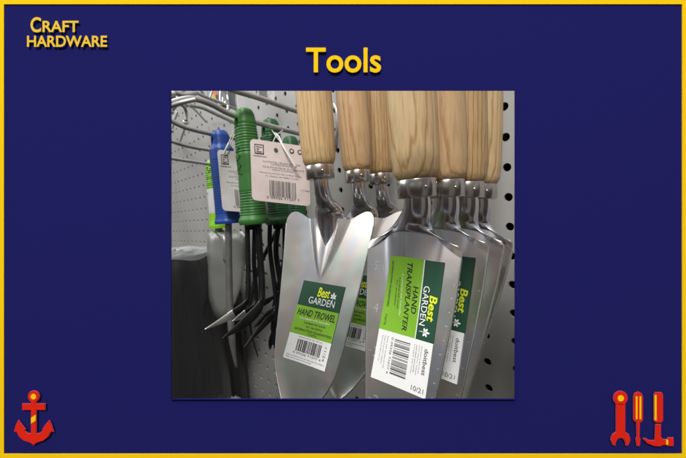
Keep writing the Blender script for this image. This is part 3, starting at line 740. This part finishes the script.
# lime handled trowel with a pale blade
z = .50
lm = pt(219, 228, z)
lt = empty('hand_trowel', lm, 'lime and white handled trowel with a pale painted blade behind the blue weeder', 'trowel')
LP = [(0, .0150), (.04, .0155), (.12, .0140), (.35, .0125), (.6, .0130), (.85, .0125), (.97, .0105), (1, .0088)]
hd = grip(lt, M['lime'], LP, .100, .0875, .0032, .8, ((.6, .97),), .0010)
mb = MB(); rr = []
for zz in (.022, .024, .058, .060):
    w = interp(LP, zz / .1) + (.0004 if .023 < zz < .059 else -.0003)
    rr.append([(w * math.copysign(abs(math.cos(A)) ** .75, math.cos(A)), w * .8 * math.copysign(abs(math.sin(A)) ** .75, math.sin(A)), zz) for A in [2 * math.pi * k / 32 for k in range(32)]])
mb.loft(rr, cap=False); wl = mb.build('wrap_label', M['lab_white'], hd)
mb = MB()
def LS(a, b_, h=0):
    A = -1.75 + a; zz = .058 - b_ * .034; w = interp(LP, zz / .1) + .0006
    return Vector((w * math.copysign(abs(math.cos(A)) ** .75, math.cos(A)), w * .8 * math.copysign(abs(math.sin(A)) ** .75, math.sin(A)), zz))
for k, s_ in enumerate(('Garden', 'trowel', 'steel')): put_text(mb, LS, s_, (-.7 + .35 * k, .1, -.5 + .35 * k, .85), 1)
mb.build('printing', M['inkgrey'], wl)
bpy.context.view_layer.update(); inv = lt.matrix_world.inverted()
outl = [(209, 234), (213, 231), (228, 230), (242, 231), (247, 236), (246, 262), (242, 285), (235, 303), (226, 317), (220, 321.5), (215, 317), (210, 300), (208, 280), (207.5, 255)]
cpt = pt(227, 272, z - .01)
bex = W(.92, .35, .0).normalized(); bey = W(0, -.12, .99).normalized(); bn = bex.cross(bey); bn = bn if bn.y < 0 else -bn
def onpl(x, y, off):
    d = RIGHT * ((x - 343) / F_PX) + DOWN * ((y - 229) / F_PX) + FWD; t = bn.dot(cpt - CAM) / bn.dot(d); q = CAM + d * t
    s_ = (q - cpt).dot(bex) / .036; return inv @ (q + bn * (off + .002 * s_ * s_))
den = []
for i in range(len(outl)):
    a, b_ = outl[i], outl[(i + 1) % len(outl)]
    for k in range(3): den.append((a[0] + (b_[0] - a[0]) * k / 3, a[1] + (b_[1] - a[1]) * k / 3))
mb = MB(); rings = []
for off, scs in ((.0, (0.02, .25, .5, .75, 1)), (-.0012, (1, .75, .5, .25, .02))):
    for s_ in scs: rings.append([onpl(227 + (x - 227) * s_, 272 + (y - 272) * s_, off) for x, y in den])
mb.loft(rings); mb.build('blade', M['pale'], lt)
mb = MB(); mb.tube(smooth_path([(0, 0, .01), (0, 0, -.006), onpl(226, 240, .002), onpl(226, 262, -.002)]), [.0055] * 24 + [.003], 12); mb.build('neck', M['pale'], lt)

# ------------------------------------------------------------------ swing tags
def swing_tag(corners, label, mat, strings, back=False, seed=2):
    c = [Vector(p) for p in corners]; o = empty('swing_tag', c[0], label, 'price tag', 'white swing tags on the small tools')
    ex, ey = c[1] - c[0], c[3] - c[0]; nn = ex.cross(ey).normalized()
    if nn.dot(CAM - c[0]) < 0: nn = -nn
    wv = ex.length; hv = ey.length
    def S(a, b_, h=0): return ex * a + ey * b_ + nn * (.0002 * h + .0014 * math.sin(a * 2.6) * (1 - .4 * b_)) 
    r = .07; ol = []
    for cx_, cy_, a0 in ((1 - r, r, -90), (1 - r, 1 - r, 0), (r, 1 - r, 90), (r, r, 180)):
        for k in range(7):
            A = math.radians(a0 + 15 * k); ol.append((cx_ + r * math.cos(A), cy_ + r * math.sin(A)))
    mb = MB(); rings = []
    for h, scs in ((0, (.01, .3, .6, .85, 1)), (-2.2, (1, .6, .01))):
        for s_ in scs: rings.append([S(.5 + (x - .5) * s_, .5 + (y - .5) * s_, h) for x, y in ol])
    mb.loft(rings); cd = mb.build('card', mat, o, sharp=.8)
    t = MB(); mi_g = 2
    put_rect(t, S, (.07, .075, .225, .235), 0, 1); put_rect(t, S, (.085, .092, .21, .218), 1, 2)
    for k, w_ in enumerate(('Do', 'it', 'Best')): put_text(t, S, w_, (.105, .105 + .038 * k, .195 if k != 1 else .15, .133 + .038 * k), 0, .03, 0, 0, 3)
    put_text(t, S, 'doitbest.com', (.05, .252, .27, .278), 0, .01, 0, 0, 1)
    put_poly(t, S, [(.43 + .035 * math.cos(A), .135 + .037 * math.sin(A)) for A in [2 * math.pi * k / 16 for k in range(16)]], 2, 1)
    for cx_ in (.70, .84):
        put_poly(t, S, [(cx_ + .04 * math.cos(A), .115 + .042 * math.sin(A)) for A in [2 * math.pi * k / 16 for k in range(16)]], 0, 1)
        put_poly(t, S, [(cx_ + .026 * math.cos(A), .115 + .027 * math.sin(A)) for A in [2 * math.pi * k / 5 for k in range(5)]], 1, 2)
    for (s_, a0, a1, b_) in (('CULTIVATOR 3 PRONG WITH GRIP', .2, .84, .33), ('CULTIVADOR DE 3 PUNTAS', .34, .70, .365), ('CULTIVATEUR A 3 DENTS', .2, .90, .415), ('poignee en plastique', .36, .72, .45), ('Manufactured for Do it Best Corp.', .14, .86, .515), ('Ft. Wayne, IN 46801 U.S.A.', .24, .8, .565)):
        put_text(t, S, s_, (a0, b_, a1, b_ + .026), 0, 0, 3, 0, 1)
    bars(t, S, (.30, .64, .76, .90), 0, 50, 3, 1, seed); put_text(t, S, '0 09326 71257 7', (.25, .905, .81, .94), 0, 0, 3, 0, 1)
    put_text(t, S, '11/24', (.84, .735, .99, .765), 0, 0, 3, 0, 1)
    t.build('printing', [M['ink'], mat, M['dgreen'], M['inkgrey']], cd)
    for st in strings:
        mb = MB(); mb.tube(smooth_path([Vector(p) - c[0] for p in st[0]], 6), st[1], 8); mb.build('string', M['string'], o)
    return o
z = .335
swing_tag([pt(250, 138.5, z), pt(308.5, 147, z + .012), pt(309.5, 203.5, z + .012), pt(252, 200, z)],
          'pinkish white barcode tag with square logo hanging before the green cultivators', M['card'],
          [([pt(275, 133, .395), pt(279, 137, .36), pt(283, 146, z + .002), pt(296, 168, z - .001)], .0010),
           ([pt(283, 130, .40), pt(276, 136, .375), pt(272, 145, .365)], .0005), ([pt(269, 126, .405), pt(276, 136, .375), pt(281, 143, .352)], .0005)])
z = .392
swing_tag([pt(217, 149.5, z), pt(263, 154.5, z + .012), pt(265.5, 213, z + .012), pt(222.5, 210.5, z)],
          'cream barcode tag partly hidden behind the front green handle', M['card2'],
          [([pt(236.5, 126, .385), pt(232, 135, .388), pt(227, 147, z - .002)], .0006), ([pt(240, 124, .385), pt(233, 138, .39), pt(228, 149, z - .001)], .0006),
           ([pt(229, 143, z - .002), pt(226, 149, z - .003), pt(224, 154, z - .002)], .0012)], seed=9)

# ------------------------------------------------------------------ black rolls at lower left
def roll(cx_, ytop, z, r, H, label, lean=0, band=False):
    c = pt(cx_, ytop, z); o = empty('fabric_roll', c, label, 'roll', 'black wrapped rolls at lower left')
    mb = MB(); rings = []
    rnd = random.Random(int(cx_)); ph = [rnd.uniform(0, 6) for _ in range(6)]
    for k in range(50):
        f = k / 49; zz = -H * f
        ring = []
        for q in range(72):
            A = 2 * math.pi * q / 72; dr = .0009 * math.sin(5 * A + ph[0] + 2 * f) + .0006 * math.sin(11 * A + ph[1] + 5 * f) + .0004 * math.sin(23 * A + ph[2] - 3 * f)
            rr_ = (r + dr) * (1 - .04 * (1 - min(1, f / .05)))
            ring.append((rr_ * math.cos(A) + lean * zz, rr_ * math.sin(A), zz))
        rings.append(ring)
    mb.loft(rings); mb.build('wrapped_fabric', M['roll'], o, sharp=1.0)
    mb = MB()                                       # core ring seen at the top end
    for R1, R2, hz in ((.55, .47, .004),):
        mb.loft([[(r * a * math.cos(2 * math.pi * q / 48), r * a * math.sin(2 * math.pi * q / 48), zz) for q in range(48)] for a, zz in ((R1, .0002), (R1, hz), (R2, hz), (R2, .0004))], cap=False)
    mb.build('core', M['black'], o)
    mb = MB()                                       # crumpled clear film over the end
    def fl(x, y):
        A = 2 * math.pi * x; rad = r * (1.012 if y > .8 else .25 + .76 * (y / .8)); zz = .0035 + .0035 * math.sin(3 * A + 9 * y) * math.sin(7 * A + ph[3]) * (1 - y * .5) + .004 * (1 - y)
        if y > .8: zz = .003 - (y - .8) / .2 * .007 * (1 + .5 * math.sin(6 * A))
        return Vector((rad * math.cos(A), rad * math.sin(A), zz))
    mb.grid(fl, 90, 18); fm = mb.build('film_cap', M['film'], o)
    md = fm.modifiers.new('solid', 'SOLIDIFY'); md.thickness = .0003
    if band:
        mb = MB()
        for a0, a1, z0, z1 in ((-1.55, -.6, -.080, -.122),):
            mb.grid(lambda x, y: Vector(((r + .0022) * math.cos(a0 + (a1 - a0) * x), (r + .0022) * math.sin(a0 + (a1 - a0) * x), z0 + (z1 - z0) * y)), 20, 2)
        mb.build('label', M['lab_lime'], o)
    return o
roll(166, 255, .52, .074, .30, 'large black wrapped roll with clear film top and lime label, lower left corner', band=True)
roll(209, 268, .62, .046, .36, 'narrower black wrapped roll standing behind the large one')
b = MB()

# ------------------------------------------------------------------ small things at the upper left
def packet(x0, y0, x1, y1, z, label, mat, card=None, name='blister_packet', h2=0):
    c = pt((x0 + x1) / 2, y0, z); o = empty(name, c, label, 'packet', 'small packets hanging at the upper left')
    ex = (pt(x1, y0, z + .012) - pt(x0, y0, z)); hgt = (pt(x0, y1, z) - pt(x0, y0, z)).length; nn = ex.cross(Vector((0, 0, -1))).normalized()
    if nn.y > 0: nn = -nn
    if card:
        mb = MB(); mb.loft([[(-ex * .5) + nn * t, (ex * .5) + nn * t, (ex * .5) + Vector((0, 0, -hgt)) + nn * t, (-ex * .5) + Vector((0, 0, -hgt)) + nn * t] for t in (0, .0008)], smooth=False)
        mb.build('card', card, o)
    mb = MB()
    def S(x, y):
        e_ = math.sin(math.pi * x) ** .5 * math.sin(math.pi * min(1, y * 1.02)) ** .5 if 0 < x < 1 and 0 < y < 1 else 0
        return ex * (x - .5) + Vector((0, 0, -hgt * y)) + nn * (.001 + .008 * e_ + .0009 * math.sin(17 * x + 9 * y))
    mb.grid(S, 24, 24); q = mb.build('bubble', mat, o); md = q.modifiers.new('s', 'SOLIDIFY'); md.thickness = .0004
    return o
M['teal'] = noisy('teal_card', lin((110, 150, 160)), lin((150, 170, 175)), 30, .5)
M['greycard'] = noisy('grey_card', lin((86, 88, 96)), lin((110, 112, 118)), 30, .5)
pk = packet(206, 80, 219, 103, .50, 'blue grey card packet with yellow and orange print under the top frame', M['film'], M['teal'])
mb = MB(); c0 = pt(212.5, 80, .50)
for pts_, m_ in (([(210.5, 88), (214, 86), (217.5, 93), (215, 96)], 1), ([(211.5, 96), (214, 93), (217, 101), (212, 101)], 0)):
    mb.add([pt(x, y, .4935) - c0 for x, y in pts_] + [pt(x, y, .4955) - c0 for x, y in pts_], [(0, 1, 2, 3), (7, 6, 5, 4), (0, 4, 5, 1), (1, 5, 6, 2), (2, 6, 7, 3), (3, 7, 4, 0)], m_, False)
M['orange'] = base('orange_print', lin((214, 110, 60)), .5)[0]
mb.build('print_patch', [base('ochre_print', lin((206, 176, 84)), .6)[0], M['orange']], pk)
packet(219.5, 80, 227, 109, .48, 'narrow clear packet of chrome parts beside the blue grey card', M['chrome'])
packet(227, 80, 236, 108, .52, 'dark grey glossy packet left of the white streaked packets', M['film'], M['greycard'])
packet(236, 84, 243, 114, .50, 'clear packet hanging just above the front green handle', M['film'], M['lab_white'])
packet(258, 80, 266, 99.5, .45, 'left clear packet hanging behind the topmost rod', M['film'], M['pale'])
packet(266.5, 80, 274, 100.5, .46, 'right clear packet hanging behind the topmost rod', M['film'])
def wire_clip(pts_, z, r, label):
    loc = pt(pts_[0][0], pts_[0][1], z); o = empty('wire_clip', loc, label, 'wire clip', 'chrome wire clips at the upper left corner')
    mb = MB(); mb.tube(smooth_path([pt(x, y, z + dz) - loc for x, y, dz in pts_], 8), r, 10); mb.build('wire', M['rod'], o)
    mb = MB(); mb.tube([Vector((0, 0, .002)), Vector((0, 0, -.002))], r * 1.8, 12); mb.build('end_cap', M['chrome'], o)
    return o
for pts_, z_, r_, lb_ in (
    ([(160, 110, 0), (171, 106, 0), (184, 102, 0), (196, 99.5, .004)], .315, .0022, 'grey wire prong forking off left of the thick hook rod at its bend'),
    ([(186, 105, 0), (194, 106, .01), (203, 108, .02), (216, 114, .04), (232, 121.5, .07), (246, 128, .10)], .40, .0024, 'grey wire prong running just under the thick hook rod'),
    ([(184, 100, 0), (192, 107, .07), (199, 114, .14), (206, 122, .21)], .46, .0018, 'thin grey wire prong slanting down across the pegboard'),
    ([(171, 112, 0), (176, 106, 0), (182, 105, .0), (186, 111, .01), (186, 121, .01)], .36, .0017, 'grey wire loop hanging under the left end of the thick hook rod'),
    ([(186, 122, 0), (184, 131, .18), (180, 142, .37)], .42, .0019, 'short pale wire end just below the second rod at far left'),
    ([(160, 89, 0), (173, 92, 0), (184, 95, .01), (196, 93, .03)], .34, .0026, 'thick grey wire end in the very top left corner'),
    ([(170, 98, 0), (178, 94, .0), (186, 88, .02), (192, 82, .03)], .37, .0022, 'grey wire prong rising out of the top left corner'),
    ([(188, 84, 0), (196, 92, .01), (206, 97, .02), (222, 103, .05), (240, 111, .09)], .43, .0022, 'straight grey wire prong passing below the packets'),
    ([(171, 131, 0), (174, 120, 0), (177, 112, 0)], .40, .0018, 'upright grey wire end close to the left edge'),
    ([(198, 84, 0), (204, 95, .01), (209, 99, .02), (214, 84, .03)], .44, .0016, 'thin wire loop dipping from the top edge beside the blue grey card')):
    wire_clip(pts_, z_, r_, lb_)
for x_, y_, z_, lb_ in ((172, 93, .33, 'bright domed prong tip at the top left corner'), (178.5, 97.5, .35, 'smaller bright prong tip right of the corner one'), (185.5, 122.5, .40, 'bright prong tip between the two upper rods')):
    c = pt(x_, y_, z_); mb = MB()
    mb.loft([[(.0026 * math.sin(a_) * math.cos(2 * math.pi * k / 16), -.0026 * math.cos(a_), .0026 * math.sin(a_) * math.sin(2 * math.pi * k / 16)) for k in range(16)] for a_ in (.1, .4, .8, 1.2, 1.57)] + [[(.0018 * math.cos(2 * math.pi * k / 16), .003, .0018 * math.sin(2 * math.pi * k / 16)) for k in range(16)]])
    o = mb.build('prong_tip', M['string']); o.location = c; tag(o, lb_, 'prong tip', 'capped prong tips at the upper left')
# clear crumpled bag at the bottom edge
c = pt(231, 396, .52); bag = MB()
rnd = random.Random(4)
def bf(x, y):
    A = 2 * math.pi * x; P_ = math.pi * y; r_ = .017 * (1 + .18 * math.sin(5 * A + 3 * P_) + .12 * math.sin(9 * A - 7 * P_)); return Vector((r_ * math.sin(P_) * math.cos(A), r_ * math.sin(P_) * math.sin(A), -.018 + .7 * r_ * math.cos(P_)))
bag.grid(bf, 48, 24); o = bag.build('plastic_bag', M['film']); o.location = c
tag(o, 'small crumpled clear plastic bag at the bottom edge below the tines', 'plastic bag')
